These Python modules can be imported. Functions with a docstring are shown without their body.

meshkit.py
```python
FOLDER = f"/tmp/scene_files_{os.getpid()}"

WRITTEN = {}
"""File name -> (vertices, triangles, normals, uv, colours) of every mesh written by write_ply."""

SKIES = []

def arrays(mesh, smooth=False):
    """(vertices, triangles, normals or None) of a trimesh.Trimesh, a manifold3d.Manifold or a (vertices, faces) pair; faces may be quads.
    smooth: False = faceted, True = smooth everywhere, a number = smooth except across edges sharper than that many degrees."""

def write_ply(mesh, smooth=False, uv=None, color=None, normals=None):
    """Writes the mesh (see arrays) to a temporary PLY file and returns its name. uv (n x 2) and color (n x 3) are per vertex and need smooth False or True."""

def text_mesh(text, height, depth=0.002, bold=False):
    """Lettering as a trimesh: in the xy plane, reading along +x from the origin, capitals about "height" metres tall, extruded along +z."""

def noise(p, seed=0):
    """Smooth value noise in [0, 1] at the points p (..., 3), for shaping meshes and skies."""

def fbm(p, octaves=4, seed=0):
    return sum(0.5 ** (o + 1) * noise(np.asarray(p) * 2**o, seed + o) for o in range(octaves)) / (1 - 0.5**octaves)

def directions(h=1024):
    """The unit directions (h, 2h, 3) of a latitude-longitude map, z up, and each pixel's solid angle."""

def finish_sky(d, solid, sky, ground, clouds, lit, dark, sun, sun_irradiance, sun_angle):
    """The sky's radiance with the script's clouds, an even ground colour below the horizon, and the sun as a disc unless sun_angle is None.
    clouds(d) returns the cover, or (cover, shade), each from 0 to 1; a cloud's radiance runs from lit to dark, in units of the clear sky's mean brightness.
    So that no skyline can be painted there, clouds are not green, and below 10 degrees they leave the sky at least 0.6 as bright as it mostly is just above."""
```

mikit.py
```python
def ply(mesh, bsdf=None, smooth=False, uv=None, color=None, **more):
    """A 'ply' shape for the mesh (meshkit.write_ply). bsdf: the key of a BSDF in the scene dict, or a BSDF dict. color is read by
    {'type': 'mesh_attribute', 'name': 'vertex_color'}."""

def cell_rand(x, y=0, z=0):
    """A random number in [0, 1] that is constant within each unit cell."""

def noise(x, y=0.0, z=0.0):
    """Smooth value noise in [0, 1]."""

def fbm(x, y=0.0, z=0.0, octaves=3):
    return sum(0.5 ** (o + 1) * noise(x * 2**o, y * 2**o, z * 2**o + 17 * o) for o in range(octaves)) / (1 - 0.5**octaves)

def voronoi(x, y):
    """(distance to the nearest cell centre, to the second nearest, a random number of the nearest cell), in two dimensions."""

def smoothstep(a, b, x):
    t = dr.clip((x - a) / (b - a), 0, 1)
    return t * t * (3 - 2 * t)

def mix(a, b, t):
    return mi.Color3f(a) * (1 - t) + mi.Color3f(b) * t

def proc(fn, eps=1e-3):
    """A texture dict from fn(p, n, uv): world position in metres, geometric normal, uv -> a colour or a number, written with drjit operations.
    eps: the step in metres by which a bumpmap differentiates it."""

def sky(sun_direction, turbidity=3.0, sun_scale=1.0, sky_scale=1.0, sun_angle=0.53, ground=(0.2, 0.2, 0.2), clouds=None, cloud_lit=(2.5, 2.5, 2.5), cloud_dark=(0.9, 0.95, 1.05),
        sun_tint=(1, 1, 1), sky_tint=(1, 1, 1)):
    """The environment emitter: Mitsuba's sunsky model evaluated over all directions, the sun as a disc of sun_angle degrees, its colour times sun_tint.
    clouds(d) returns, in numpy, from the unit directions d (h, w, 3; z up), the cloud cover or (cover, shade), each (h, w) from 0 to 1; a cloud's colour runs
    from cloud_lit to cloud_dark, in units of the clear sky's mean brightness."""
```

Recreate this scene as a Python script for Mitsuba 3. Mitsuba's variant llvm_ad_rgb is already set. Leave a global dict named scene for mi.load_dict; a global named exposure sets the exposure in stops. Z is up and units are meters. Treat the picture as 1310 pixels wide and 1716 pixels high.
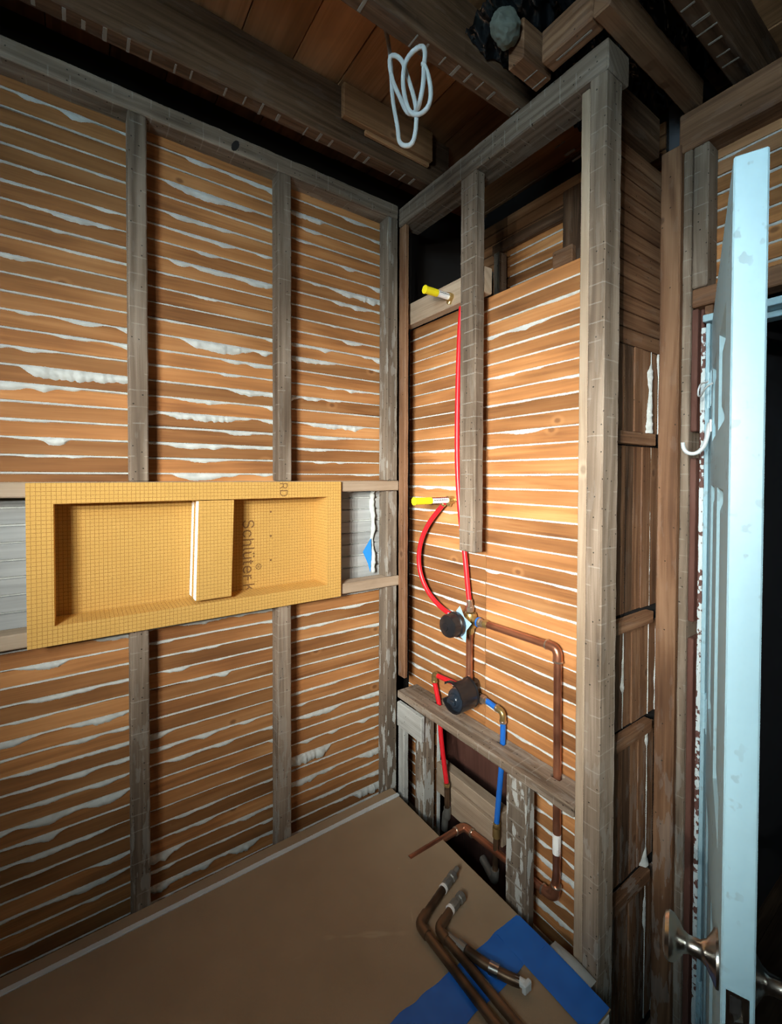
import math, random
import numpy as np, trimesh, drjit as dr, mitsuba as mi, mikit, meshkit
import manifold3d as m3
from mikit import noise, fbm, cell_rand, smoothstep, mix
T = mi.ScalarTransform4f
scene, labels = {}, {}
W, H = 1310, 1716

# ------------------------------------------------------------------ camera, light, exposure
CAM = np.array([1.3562, -.9337, 1.6304])
F, CX, CY = 748.67, 655.0, 811.53
yaw, pit, roll = np.radians(54.5 + .4239), np.radians(.9989), np.radians(.1567)
fw = np.array([-np.sin(yaw) * np.cos(pit), np.cos(yaw) * np.cos(pit), -np.sin(pit)])
rt = np.array([np.cos(yaw), np.sin(yaw), 0.0])
up = np.cross(rt, fw)
up = up * np.cos(roll) - rt * np.sin(roll)
scene['camera'] = {'type': 'perspective', 'fov': float(2 * np.degrees(np.arctan(W / 2 / F))), 'fov_axis': 'x',
                   'principal_point_offset_y': float((H / 2 - CY) / H), 'near_clip': .02, 'far_clip': 50.0,
                   'to_world': T().look_at(origin=CAM.tolist(), target=(CAM + fw).tolist(), up=up.tolist())}
exposure = 0.9
WINDOW_LIGHT = (13.0, 17.8, 20.0)          # overcast daylight through the obscured window glass behind the camera
WIN = (1.16, 1.74, 1.98, 2.52)             # window opening x0 x1 z0 z1 in the rear wall

# an LED work lamp on a stand behind the camera, a bank of lensed LEDs aimed at the plumbing wall
LAMP, AIM = np.array([1.42, -1.62, 1.78]), np.array([.27, .10, 1.58])
ld = (AIM - LAMP) / np.linalg.norm(AIM - LAMP)
lr = np.cross(ld, [0, 0, 1.0])
lr /= np.linalg.norm(lr)
lu = np.cross(lr, ld)
LEDS = [LAMP + lr * a + lu * b for a in (-.15, -.05, .05, .15) for b in (-.12, -.04, .04, .12)]
LED_COLOUR = np.array([1.0, .955, .86])
LED_AIMS = [((.42, .14, 1.80), 26.5, 21.5), ((.0, -.62, 1.66), 10.0, 29.0), ((.40, .14, 1.22), 25.0, 22.5), ((.0, -.56, 1.36), 8.0, 28.0)]   # target, group power, cone
for i, q in enumerate(LEDS):
    aim, power, cone = LED_AIMS[(i + (i // 4 % 2) * 2) % 4]
    d = np.array(aim) - LAMP
    scene[f'led_spot_{i:02d}'] = {'type': 'spot', 'intensity': {'type': 'rgb', 'value': [float(c) for c in LED_COLOUR * power / 8]}, 'cutoff_angle': cone, 'beam_width': 6.0,
                                  'to_world': T().look_at(origin=(q + ld * .012).tolist(), target=(q + d).tolist(), up=[0, 0, 1])}

YW = .05          # front plane of the plumbing wall framing
YL = .145         # face of the laths behind it
XL = -.06         # face of the laths of the left wall
YD = .40          # front plane of the door wall
P, Z0 = .0437, 1.637   # lath pitch and a gap's height
rng = np.random.default_rng(7)
random.seed(7)

# ------------------------------------------------------------------ materials
def rgb(c): return {'type': 'rgb', 'value': [float(x) for x in c]}
def bsdf(key, **k):
    scene[key] = {'type': 'twosided', 'id': key, 'bsdf': {'type': 'principled', **k}}
    return key
def wood(key, dark, mid, light, rough=.7, knots=.0, white=.0, ticks=.0, nails=.0, tone=.25, spec=.25, grain=1.0, dirt=.0):
    def fn(p, n, uv):
        u, v = uv.x, uv.y
        row = dr.floor(v / 10)
        t = cell_rand(row, 3, 1)
        vv = v + t * 7
        wob = fbm(u * 1.7, vv * 9, t * 50, 2)
        g = fbm(u * 3 + wob * 2, vv * 85 + wob * 5, t * 31, 3)
        fine = noise(u * 14, vv * 420, t * 9)
        bl = fbm(u * 5, vv * 16, t * 77, 2)
        k = dr.clip(.5 + grain * (1.3 * (g - .5) + .35 * (fine - .5)) + .9 * (bl - .5), 0, 1)
        c = dr.select(k < .5, mix(dark, mid, k * 2), mix(mid, light, k * 2 - 1))
        c = c * (1 + tone * 2 * (t - .5))
        if knots:
            cu, cv = dr.floor(u / .23), dr.floor(vv / .05)
            du = u / .23 - cu - .2 - .6 * cell_rand(cu, cv, row)
            dv = (vv / .05 - cv - .2 - .6 * cell_rand(cu, cv, row + 5)) * .24
            d = dr.sqrt(du * du * .6 + dv * dv) * .23
            on = cell_rand(cu, cv, row + 9) < knots
            d = d + .003 * (bl - .5)
            ring = smoothstep(.011, .004, d) * dr.select(on, 1., 0.)
            halo = smoothstep(.022, .012, d) * dr.select(on, 1., 0.)
            c = mix(c, mi.Color3f(light) * 1.05, halo * .3)
            c = mix(c, mi.Color3f(dark) * .8, ring * .7)
        if dirt:
            c = c * (1 - dirt * smoothstep(.5, .72, fbm(p.x * 5 + 3, p.y * 5, p.z * 5, 3)))
        if ticks:
            f = u / P - dr.floor(u / P)
            m = smoothstep(.05, .02, dr.abs(f - .5 + .04 * (noise(u * 30, vv * 60) - .5))) * smoothstep(.42, .6, noise(dr.floor(u / P) * 3.7, vv * 40, row))
            c = mix(c, mi.Color3f(.5, .5, .46), m * ticks)
        if nails:
            cu, cv = dr.floor(u / .0218), dr.floor(vv / .02)
            du, dv = u - (cu + .25 + .5 * cell_rand(cu, cv, 2)) * .0218, vv - (cv + .25 + .5 * cell_rand(cu, cv, 4)) * .02
            hole = smoothstep(.0024, .0012, dr.sqrt(du * du + dv * dv)) * dr.select(cell_rand(cu, cv, row + 1) < nails, 1., 0.)
            c = c * (1 - .8 * hole)
        if white:
            low = .10 * smoothstep(1.15, .45, p.z)
            s = smoothstep(.62, .70, low + fbm(u * 17 + 9, vv * 75, row, 4)) * (.25 + 9 * low)
            c = mix(c, mi.Color3f(.46, .48, .46), dr.clip(s * white, 0, .8))
        return mi.Color3f(c)
    bsdf(key, base_color=mikit.proc(fn), roughness=rough, specular=spec)
wood('mat_lath', (.15, .058, .021), (.33, .143, .049), (.46, .23, .092), knots=.05, tone=.34, rough=.75, grain=.55)
wood('mat_old', (.080, .057, .039), (.178, .134, .098), (.31, .25, .195), white=.22, ticks=.18, nails=.24, tone=.18, rough=.8, grain=.8)
wood('mat_splashed', (.07, .053, .039), (.155, .122, .092), (.27, .225, .175), white=1.0, nails=.2, tone=.1, rough=.8, grain=.8)
wood('mat_dark', (.034, .018, .010), (.086, .046, .025), (.15, .087, .050), tone=.2, rough=.75, white=.12)
wood('mat_redwood', (.085, .040, .021), (.165, .083, .043), (.245, .138, .078), knots=.10, tone=.1, nails=.05, white=.15)
wood('mat_fresh', (.24, .175, .115), (.35, .27, .195), (.43, .35, .26), knots=.05, tone=.08, grain=.8)
wood('mat_ceiling', (.14, .066, .027), (.30, .148, .068), (.43, .235, .118), knots=.06, tone=.35, grain=.6)
wood('mat_brownpaint', (.07, .030, .022), (.115, .052, .040), (.16, .08, .062), rough=.4, tone=.1, grain=.5)
wood('mat_white_board', (.30, .30, .28), (.42, .43, .41), (.52, .54, .52), tone=.05, nails=.1)
wood('mat_grey_lath', (.22, .23, .23), (.33, .35, .35), (.42, .44, .44), tone=.10, rough=.6, grain=.7)
def fn_plaster(p, n, uv):
    k = fbm(p.x * 60, p.y * 60, p.z * 60, 3)
    return mix((.40, .425, .41), (.67, .71, .69), k)
bsdf('mat_plaster', base_color=mikit.proc(fn_plaster), roughness=.9, specular=.2)
def fn_niche(p, n, uv):
    def ln(q, nn):
        f = q / .0098 - dr.floor(q / .0098)
        return smoothstep(.085, .05, dr.abs(f - .5)) * dr.select(dr.abs(nn) < .6, 1., 0.)
    m = dr.maximum(dr.maximum(ln(p.x, n.x), ln(p.y, n.y)), ln(p.z, n.z))
    k = fbm(p.x * 30, p.y * 30, p.z * 30, 2)
    f = noise(p.x * 800, p.y * 800, p.z * 800)
    c = mix((.49, .285, .075), (.58, .36, .11), k * .6 + f * .4)
    return mix(c, mi.Color3f(.32, .165, .036), m * (.65 + .35 * k))
bsdf('mat_niche', base_color=mikit.proc(fn_niche), roughness=.85, specular=.15)
def fn_card(p, n, uv):
    a = fbm(p.x * 9, p.y * 9, 2.0, 3)
    f = noise(p.x * 700, p.y * 700, p.z * 700)
    c = mix((.285, .20, .125), (.37, .265, .17), a * .7 + f * .3)
    def crease(x0, y0, x1, y1, w):
        dx, dy = x1 - x0, y1 - y0
        L = math.hypot(dx, dy)
        s = ((p.x - x0) * dx + (p.y - y0) * dy) / L
        d = dr.abs((p.x - x0) * dy - (p.y - y0) * dx) / L + .012 * (noise(p.x * 30, p.y * 30) - .5)
        return smoothstep(w, 0, dr.abs(d)) * smoothstep(-.02, .05, s) * smoothstep(L + .02, L - .05, s)
    m = dr.maximum(crease(.47, -.24, .34, -.45, .007), crease(.47, -.235, .41, -.20, .004)) * noise(p.x * 45, p.y * 45)
    m = dr.maximum(m, .5 * crease(.36, -.50, .33, -.62, .006))
    st = smoothstep(.0045, .002, dr.sqrt(dr.square(p.x - .30) + dr.square(p.y + .16)))
    return mix(c, mi.Color3f(.42, .33, .22), dr.clip(m * 1.6 + st * .6, 0, 1) * .7)
bsdf('mat_cardboard', base_color=mikit.proc(fn_card), roughness=.55, specular=.3)
def fn_door(p, n, uv):
    s = smoothstep(.64, .74, fbm(p.x * 90, p.y * 90, p.z * 60, 3)) * smoothstep(.5, .65, fbm(p.x * 9, p.y * 9, p.z * 5 + 4, 2))
    return mix(mix((.33, .52, .60), (.36, .555, .635), fbm(p.x * 6, p.y * 6, p.z * 6, 2)), (.22, .29, .31), s * .5)
bsdf('mat_door', base_color=mikit.proc(fn_door), roughness=.38, specular=.5)
def fn_chip(p, n, uv):
    k = fbm(p.x * 130, p.y * 130, p.z * 85, 3) - .25 * smoothstep(.4, .7, fbm(p.x * 9, p.y * 9, p.z * 6, 2))
    return mix((.12, .055, .045), (.60, .69, .71), smoothstep(.27, .36, k))
bsdf('mat_chipped', base_color=mikit.proc(fn_chip), roughness=.6)
def fn_copper(p, n, uv):
    k = fbm(p.x * 14, p.y * 14, p.z * 14, 3)
    return mix((.34, .135, .078), (.56, .245, .145), smoothstep(.3, .65, k))
bsdf('mat_copper', base_color=mikit.proc(fn_copper), metallic=.85, roughness=.33)
def fn_oldcopper(p, n, uv):
    k = fbm(p.x * 18, p.y * 18, p.z * 18, 3)
    return mix((.055, .036, .024), (.17, .105, .062), smoothstep(.3, .65, k))
bsdf('mat_old_copper', base_color=mikit.proc(fn_oldcopper), metallic=.7, roughness=.38)
bsdf('mat_solder', base_color=rgb((.62, .50, .40)), metallic=.9, roughness=.22)
bsdf('mat_brass', base_color=rgb((.50, .36, .15)), metallic=.85, roughness=.33)
bsdf('mat_nickel', base_color=rgb((.50, .47, .43)), metallic=1.0, roughness=.24)
bsdf('mat_grey_metal', base_color=rgb((.25, .25, .23)), metallic=.7, roughness=.45)
bsdf('mat_red', base_color=rgb((.62, .012, .020)), roughness=.38)
bsdf('mat_blue_pipe', base_color=rgb((.012, .125, .50)), roughness=.38)
bsdf('mat_black', base_color=rgb((.012, .012, .014)), roughness=.25)
bsdf('mat_navy', base_color=rgb((.016, .024, .036)), roughness=.18, specular=.7)
bsdf('mat_plastic_sheet', base_color=rgb((.008, .010, .012)), roughness=.16, specular=.7)
bsdf('mat_yellow', base_color=rgb((.80, .68, .015)), roughness=.4)
bsdf('mat_white', base_color=rgb((.58, .63, .64)), roughness=.4)
bsdf('mat_white_foam', base_color=rgb((.82, .83, .80)), roughness=.7)
bsdf('mat_grey_sheet', base_color=rgb((.30, .31, .30)), roughness=.5)
bsdf('mat_label', base_color=rgb((.80, .80, .78)), roughness=.5)
bsdf('mat_maroon', base_color=rgb((.16, .012, .025)), roughness=.5)
bsdf('mat_print', base_color=rgb((.19, .095, .025)), roughness=.85)
bsdf('mat_ink', base_color=rgb((.03, .03, .035)), roughness=.7)
bsdf('mat_pale_blue', base_color=rgb((.30, .50, .68)), roughness=.6)
bsdf('mat_residue', base_color=rgb((.20, .175, .145)), roughness=.95)
bsdf('mat_insulation', base_color=rgb((.12, .135, .115)), roughness=1.0, specular=.1)
def fn_tape(p, n, uv):
    return mix((.010, .11, .46), (.022, .17, .60), fbm(p.x * 25, p.y * 25, p.z * 25, 2))
bsdf('mat_tape', base_color=mikit.proc(fn_tape), roughness=.55)
bsdf('mat_tape_bright', base_color=rgb((.02, .24, .70)), roughness=.55)
bsdf('mat_gypsum', base_color=rgb((.085, .07, .055)), roughness=.9)
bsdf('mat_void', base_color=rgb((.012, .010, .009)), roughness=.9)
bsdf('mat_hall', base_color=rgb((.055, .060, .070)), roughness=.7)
bsdf('mat_enamel', base_color=rgb((.75, .76, .75)), roughness=.2)
wood('mat_floor', (.05, .03, .02), (.10, .065, .04), (.16, .11, .07), tone=.2)

# ------------------------------------------------------------------ helpers
def cbox(x0, x1, y0, y1, z0, z1, b=.0015):
    c, h = np.array([(x0 + x1) / 2, (y0 + y1) / 2, (z0 + z1) / 2]), np.abs(np.array([x1 - x0, y1 - y0, z1 - z0])) / 2
    b = min(b, .45 * h.min())
    pts = []
    for s in np.ndindex(2, 2, 2):
        s = np.array(s) * 2 - 1
        for k in range(3):
            q = h - b
            q[k] = h[k]
            pts.append(c + s * q)
    return hull(pts)
def hull(pts):
    return man(m3.Manifold.hull_points(np.asarray(pts, np.float32)))
def man(m):
    k = m.to_mesh()
    return trimesh.Trimesh(np.array(k.vert_properties[:, :3], float), np.array(k.tri_verts), process=False)
def M(mesh):
    return m3.Manifold(m3.Mesh(np.asarray(mesh.vertices, np.float32), np.asarray(mesh.faces, np.uint32)))
def cut(mesh, *holes):
    m = M(mesh)
    for h in holes: m = m - M(h)
    return man(m)
def cat(*ms): return trimesh.util.concatenate([m for m in ms])
def beam(p0, p1, w, h, side=(0, 0, 1), b=.0015):
    """A straight timber from p0 to p1, w wide across, h along side."""
    p0, p1 = np.asarray(p0, float), np.asarray(p1, float)
    d = p1 - p0
    L = np.linalg.norm(d)
    d /= L
    s = np.asarray(side, float)
    s = s - d * (s @ d)
    s /= np.linalg.norm(s)
    m = cbox(0, L, -w / 2, w / 2, -h / 2, h / 2, b)
    R = np.eye(4)
    R[:3, :3] = np.stack([d, np.cross(s, d), s], 1)
    R[:3, 3] = p0
    return m.apply_transform(R)
def rough_up(mesh, amp, freq, seed=0, edge=.03):
    """Subdivide a timber and weather its surface a little."""
    v, f = trimesh.remesh.subdivide_to_size(mesh.vertices, mesh.faces, edge, max_iter=8)
    m = trimesh.Trimesh(v, f)
    m.merge_vertices()
    n = m.vertex_normals
    d = meshkit.fbm(m.vertices * freq, 3, seed) - .5
    m.vertices = m.vertices + n * (d * amp * 2)[:, None]
    return m
def sweep(pts, r, n=10, cap=True, flat=1.0):
    pts = np.asarray(pts, float)
    t = np.gradient(pts, axis=0)
    t /= np.linalg.norm(t, axis=1)[:, None]
    a = np.array([0, 0, 1.0]) if abs(t[0][2]) < .9 else np.array([1.0, 0, 0])
    a = a - t[0] * (a @ t[0])
    a /= np.linalg.norm(a)
    V, ang = [], np.arange(n) * 2 * np.pi / n
    rr = np.broadcast_to(r, len(pts))
    for i in range(len(pts)):
        a = a - t[i] * (a @ t[i])
        a /= np.linalg.norm(a)
        b = np.cross(t[i], a)
        V.append(pts[i] + rr[i] * (np.cos(ang)[:, None] * a + flat * np.sin(ang)[:, None] * b))
    V = np.concatenate(V)
    Fc = []
    for i in range(len(pts) - 1):
        for k in range(n):
            k2 = (k + 1) % n
            Fc += [[i * n + k, i * n + k2, (i + 1) * n + k2], [i * n + k, (i + 1) * n + k2, (i + 1) * n + k]]
    if cap:
        V = np.vstack([V, pts[0], pts[-1]])
        e = (len(pts) - 1) * n
        for k in range(n):
            k2 = (k + 1) % n
            Fc += [[len(V) - 2, k2, k], [len(V) - 1, e + k, e + k2]]
    return trimesh.Trimesh(V, Fc, process=False)
def spline(pts, n=40):
    from scipy.interpolate import CubicSpline
    pts = np.asarray(pts, float)
    s = np.r_[0, np.cumsum(np.linalg.norm(np.diff(pts, axis=0), axis=1))]
    return CubicSpline(s, pts)(np.linspace(0, s[-1], n))
def rounded(pts, r, n=6):
    """A polyline with its corners rounded to radius-like distance r."""
    pts = [np.asarray(p, float) for p in pts]
    out = [pts[0]]
    for a, b, c in zip(pts, pts[1:], pts[2:]):
        u, v = (a - b) / np.linalg.norm(a - b), (c - b) / np.linalg.norm(c - b)
        p, q = b + u * r, b + v * r
        for t in np.linspace(0, 1, n):
            out.append((1 - t) ** 2 * p + 2 * t * (1 - t) * b + t * t * q)
    out.append(pts[-1])
    keep = [out[0]]
    for p in out[1:]:
        if np.linalg.norm(p - keep[-1]) > 1e-5: keep.append(p)
    return keep
def lathe(profile, p0, axis, n=32):
    """Revolve (r, h) about the axis through p0."""
    m = trimesh.creation.revolve(np.asarray(profile, float), sections=n)
    m.apply_transform(trimesh.geometry.align_vectors([0, 0, 1], np.asarray(axis, float) / np.linalg.norm(axis)))
    m.apply_translation(p0)
    return m
def rod(p0, p1, r, n=16): return sweep([p0, p1], r, n)
def numbered(name):
    if name not in scene and name not in labels and not any(k.startswith(name + '__') for k in scene): return name
    i = 1
    while True:
        k = f'{name}_{i:03d}'
        if k not in scene and k not in labels and not any(q.startswith(k + '__') for q in scene): return k
        i += 1
def tag(key, label=None, category=None, group=None, kind=None):
    d = {k: v for k, v in (('label', label), ('category', category), ('group', group), ('kind', kind)) if v}
    if d: labels[key] = d
    return key
WOODS = {k for k in scene if k.startswith('mat_') and k in ('mat_lath', 'mat_old', 'mat_splashed', 'mat_dark', 'mat_redwood', 'mat_fresh', 'mat_ceiling', 'mat_brownpaint', 'mat_white_board', 'mat_grey_lath', 'mat_floor')}
woodn = [0]
def shape(name, mesh, mat, along=None, smooth=False, parent=None, **t):
    key = numbered(parent + '__' + name if parent else name)
    uv = None
    if mat in WOODS:
        woodn[0] += 1
        e = mesh.vertices.max(0) - mesh.vertices.min(0)
        k = int(np.argmax(e)) if along is None else 'xyz'.index(along)
        v = np.asarray(mesh.vertices)
        uv = np.stack([v[:, k] + P * int(rng.integers(0, 40)) * (mat not in ('mat_old', 'mat_dark')), np.delete(v, k, 1).sum(1) + 5 + 10 * woodn[0]], 1)
        smooth = False if smooth not in (True,) else True
    scene[key] = mikit.ply(mesh, mat, smooth=smooth, uv=uv)
    tag(key, **t)
    return key
def thing(name, label, category, group=None, kind=None):
    key = numbered(name)
    tag(key, label, category, group, kind)
    return key

# ------------------------------------------------------------------ the shell: walls behind the laths, floor, ceiling
Y0, X1, ZC = -1.80, 2.20, 2.795
S = dict(kind='structure')
zt, zb = 1.615, 1.222                       # the strip of the left wall that was cleared for the niche
wl = thing('wall_left', None, None, kind='structure')
labels[wl] = {'kind': 'structure', 'label': 'left wall of bare wood laths with plaster squeezed through the gaps'}
scene[wl] = mikit.ply(cat(cbox(-.12, XL - .0055, Y0, .05, zt, 2.61), cbox(-.12, XL - .0055, Y0, .05, 0, zb), cbox(-.12, -.108, Y0, .05, zb, zt)), 'mat_plaster')
scene[wl + '__sheathing'] = mikit.ply(cbox(-.16, -.125, Y0, .60, 0, 2.9), 'mat_void')

def keys(s0, s1, z, out, seed, thick, up=0.0):
    """One ragged ridge of plaster that was squeezed through the gap at height z; out(s, o, z) gives points."""
    n = max(6, int((s1 - s0) / .0045))
    s = np.linspace(s0, s1, n)
    q = np.stack([s * 8, np.full(n, z * 37.0), np.full(n, seed * 3.1)], 1)
    nz = lambda f, k: meshkit.noise(q * [f, 1, 1], seed + k)
    a = meshkit.fbm(q, 3, seed)
    ragged = .45 * nz(6, 3) + .35 * nz(16, 4) + .2 * nz(34, 6)
    clump = np.clip((a - .49) * 3.4, 0, 1)
    present = np.clip((meshkit.fbm(q * [.8, 1, 1], 3, seed + 5) - .30) * 7, 0, 1)
    d = present * (.0006 + .0022 * ragged + thick * clump * (.55 + .75 * ragged)) + .0003
    o = present * (.0008 + .0022 * ragged) + .30 * d * (.6 + .8 * nz(20, 9))
    prof = [(-.004 * np.ones(n), .0026 * np.ones(n)), (o * .5, .0014 + .0012 * nz(22, 11) + up * d), (o, -.35 * d), (o * (.7 + .3 * nz(26, 13)), -.75 * d), (0 * o - .0006, -1.0 * d - .001)]
    k = len(prof)
    V = np.concatenate([out(s, oo, z + zz) for oo, zz in prof])
    i = np.arange(n - 1)
    Fc = []
    for j in range(k - 1):
        A, B = j * n + i, (j + 1) * n + i
        Fc += [np.stack([A, B, B + 1], 1), np.stack([A, B + 1, A + 1], 1)]
    return trimesh.Trimesh(V, np.concatenate(Fc), process=False)

def lath_box(axis, s0, s1, face, z0, z1, sgn):
    """One lath, slightly crooked, its face at 'face' looking along sgn."""
    j = lambda a: float(rng.normal(0, a))
    f = face + sgn * j(.0007)
    p = []
    za, zb_ = j(.0008), j(.0008)
    for s, dz in ((s0, za), (s1, zb_)):
        for zz, e in ((z0 + dz, 0), (z1 + dz, 0)):
            for dep in (0, .0065):
                o = f - sgn * dep
                zi = zz + (.0008 if zz < (z0 + z1) / 2 else -.0008) * (dep == 0)
                p.append((o, s, zi) if axis == 'y' else (s, o, zi))
    return hull(p)
rows = [Z0 + P * k for k in range(-34, 25)]
bays = [(-1.78, -1.60), (-1.60, -1.21), (-1.21, -.80), (-.796, -.394), (-.390, .045)]
for bi, (a, b) in enumerate(bays):
    ridges = []
    for z in rows:
        lo, hi = z + .0022, z + P - .0022
        if lo < .20 or hi > 2.60: continue
        mid = (lo + hi) / 2
        if bi == 0 and mid < 1.4: continue
        grey = zb + .012 < mid < zt - .012
        if grey:
            shape('grey_lath', lath_box('y', a, b, -.098, lo, hi, 1), 'mat_grey_lath', 'y', parent=wl)
            continue
        shape('lath', lath_box('y', a, b, XL, lo, hi, 1), 'mat_lath', 'y', parent=wl)
        if a > -1.5:
            th = (.020, .030, .010, .016)[int(rng.integers(0, 4))]
            if z < 1.2: th *= 1.1
            ridges.append(keys(a, b, z, lambda s, o, zz: np.stack([XL + o, s, np.broadcast_to(zz, s.shape)], 1), int(rng.integers(1, 9999)), th))
    if ridges: shape('plaster_keys', cat(*ridges), 'mat_plaster', smooth=True, parent=wl, kind='stuff')

# the plumbing wall
wp = thing('wall_back', None, None)
labels[wp] = {'kind': 'structure', 'label': 'plumbing wall of orange wood laths behind open studs at the end of the tub'}
ZTOP = 2.195
scene[wp] = mikit.ply(cat(cbox(-.06, .76, YL + .0075, YL + .022, .83, ZTOP), cbox(.50, .76, YL + .0075, YL + .022, 0, .83), cbox(-.06, .115, YL + .0075, YL + .022, 0, .83)), 'mat_plaster')
ridges = []
for z in rows:
    lo, hi = z + .0016, z + P - .0016
    if hi > ZTOP + .03 or lo < .30: continue
    spans = [(-.052, .355), (.357, .755)] if lo > .80 else [(-.052, .110), (.52, .755)]
    if lo > 2.17: spans = spans[1:]
    for a, b in spans:
        shape('lath', lath_box('x', a, b, YL, lo, hi, -1), 'mat_lath', 'x', parent=wp)
        th = (.001, .005, .003, .014, .002)[int(rng.integers(0, 5))] if z > 1.1 else (.006, .009)[int(rng.integers(0, 2))]
        if z < .80: th = .02
        ridges.append(keys(a, b, z, lambda s, o, zz: np.stack([s, YL - o, np.broadcast_to(zz, s.shape)], 1), int(rng.integers(1, 9999)), th))
shape('plaster_keys', cat(*ridges), 'mat_plaster', smooth=True, parent=wp, kind='stuff')

# the side of the plumbing chase, from the corner post back to the door wall
ws = thing('wall_side', None, None)
labels[ws] = {'kind': 'structure', 'label': 'narrow side of the chase with horizontal laths above and upright strips below'}
XS = .735
scene[ws] = mikit.ply(cbox(.70, XS - .008, .17, .52, 0, 2.52), 'mat_void')
for z in rows:
    lo, hi = z + .002, z + P - .002
    if 1.98 < lo < 2.50:
        shape('lath', cbox(XS - .007, XS, .17, .46, lo, hi, .001), 'mat_redwood', 'y', parent=ws)
ridges = []
for (a, b) in ((1.755, 1.986), (1.262, 1.715), (.948, 1.215), (.520, .915), (.05, .485)):
    yy = .17
    for w in (.052, .048, .045, .043, .050, .046):
        dx_ = float(rng.normal(0, .0012))
        shape('upright_strip', cbox(XS - .007 + dx_, XS + dx_, yy + .001, yy + w - .001, a, b, .001), 'mat_redwood' if rng.random() < .7 else 'mat_dark', 'z', parent=ws)
        yy += w
        th = (.002, .006, .004, .026)[int(rng.integers(0, 4))] if w != .050 else .048
        mk = keys(a, b, yy, lambda s, o, zz: np.stack([XS + o, np.broadcast_to(zz, s.shape), s], 1), int(rng.integers(1, 9999)), th)
        if th > .02: ridges.append(mk)
shape('plaster_keys', cat(*ridges), 'mat_plaster', smooth=True, parent=ws, kind='stuff')
for z in (1.735, 1.240, .932, .503):
    shape('block', rough_up(cbox(XS + .001, XS + .024, .12, .388, z - .017, z + .015), .0012, 30, int(z * 99)), 'mat_redwood', 'y', parent=ws)

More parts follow.
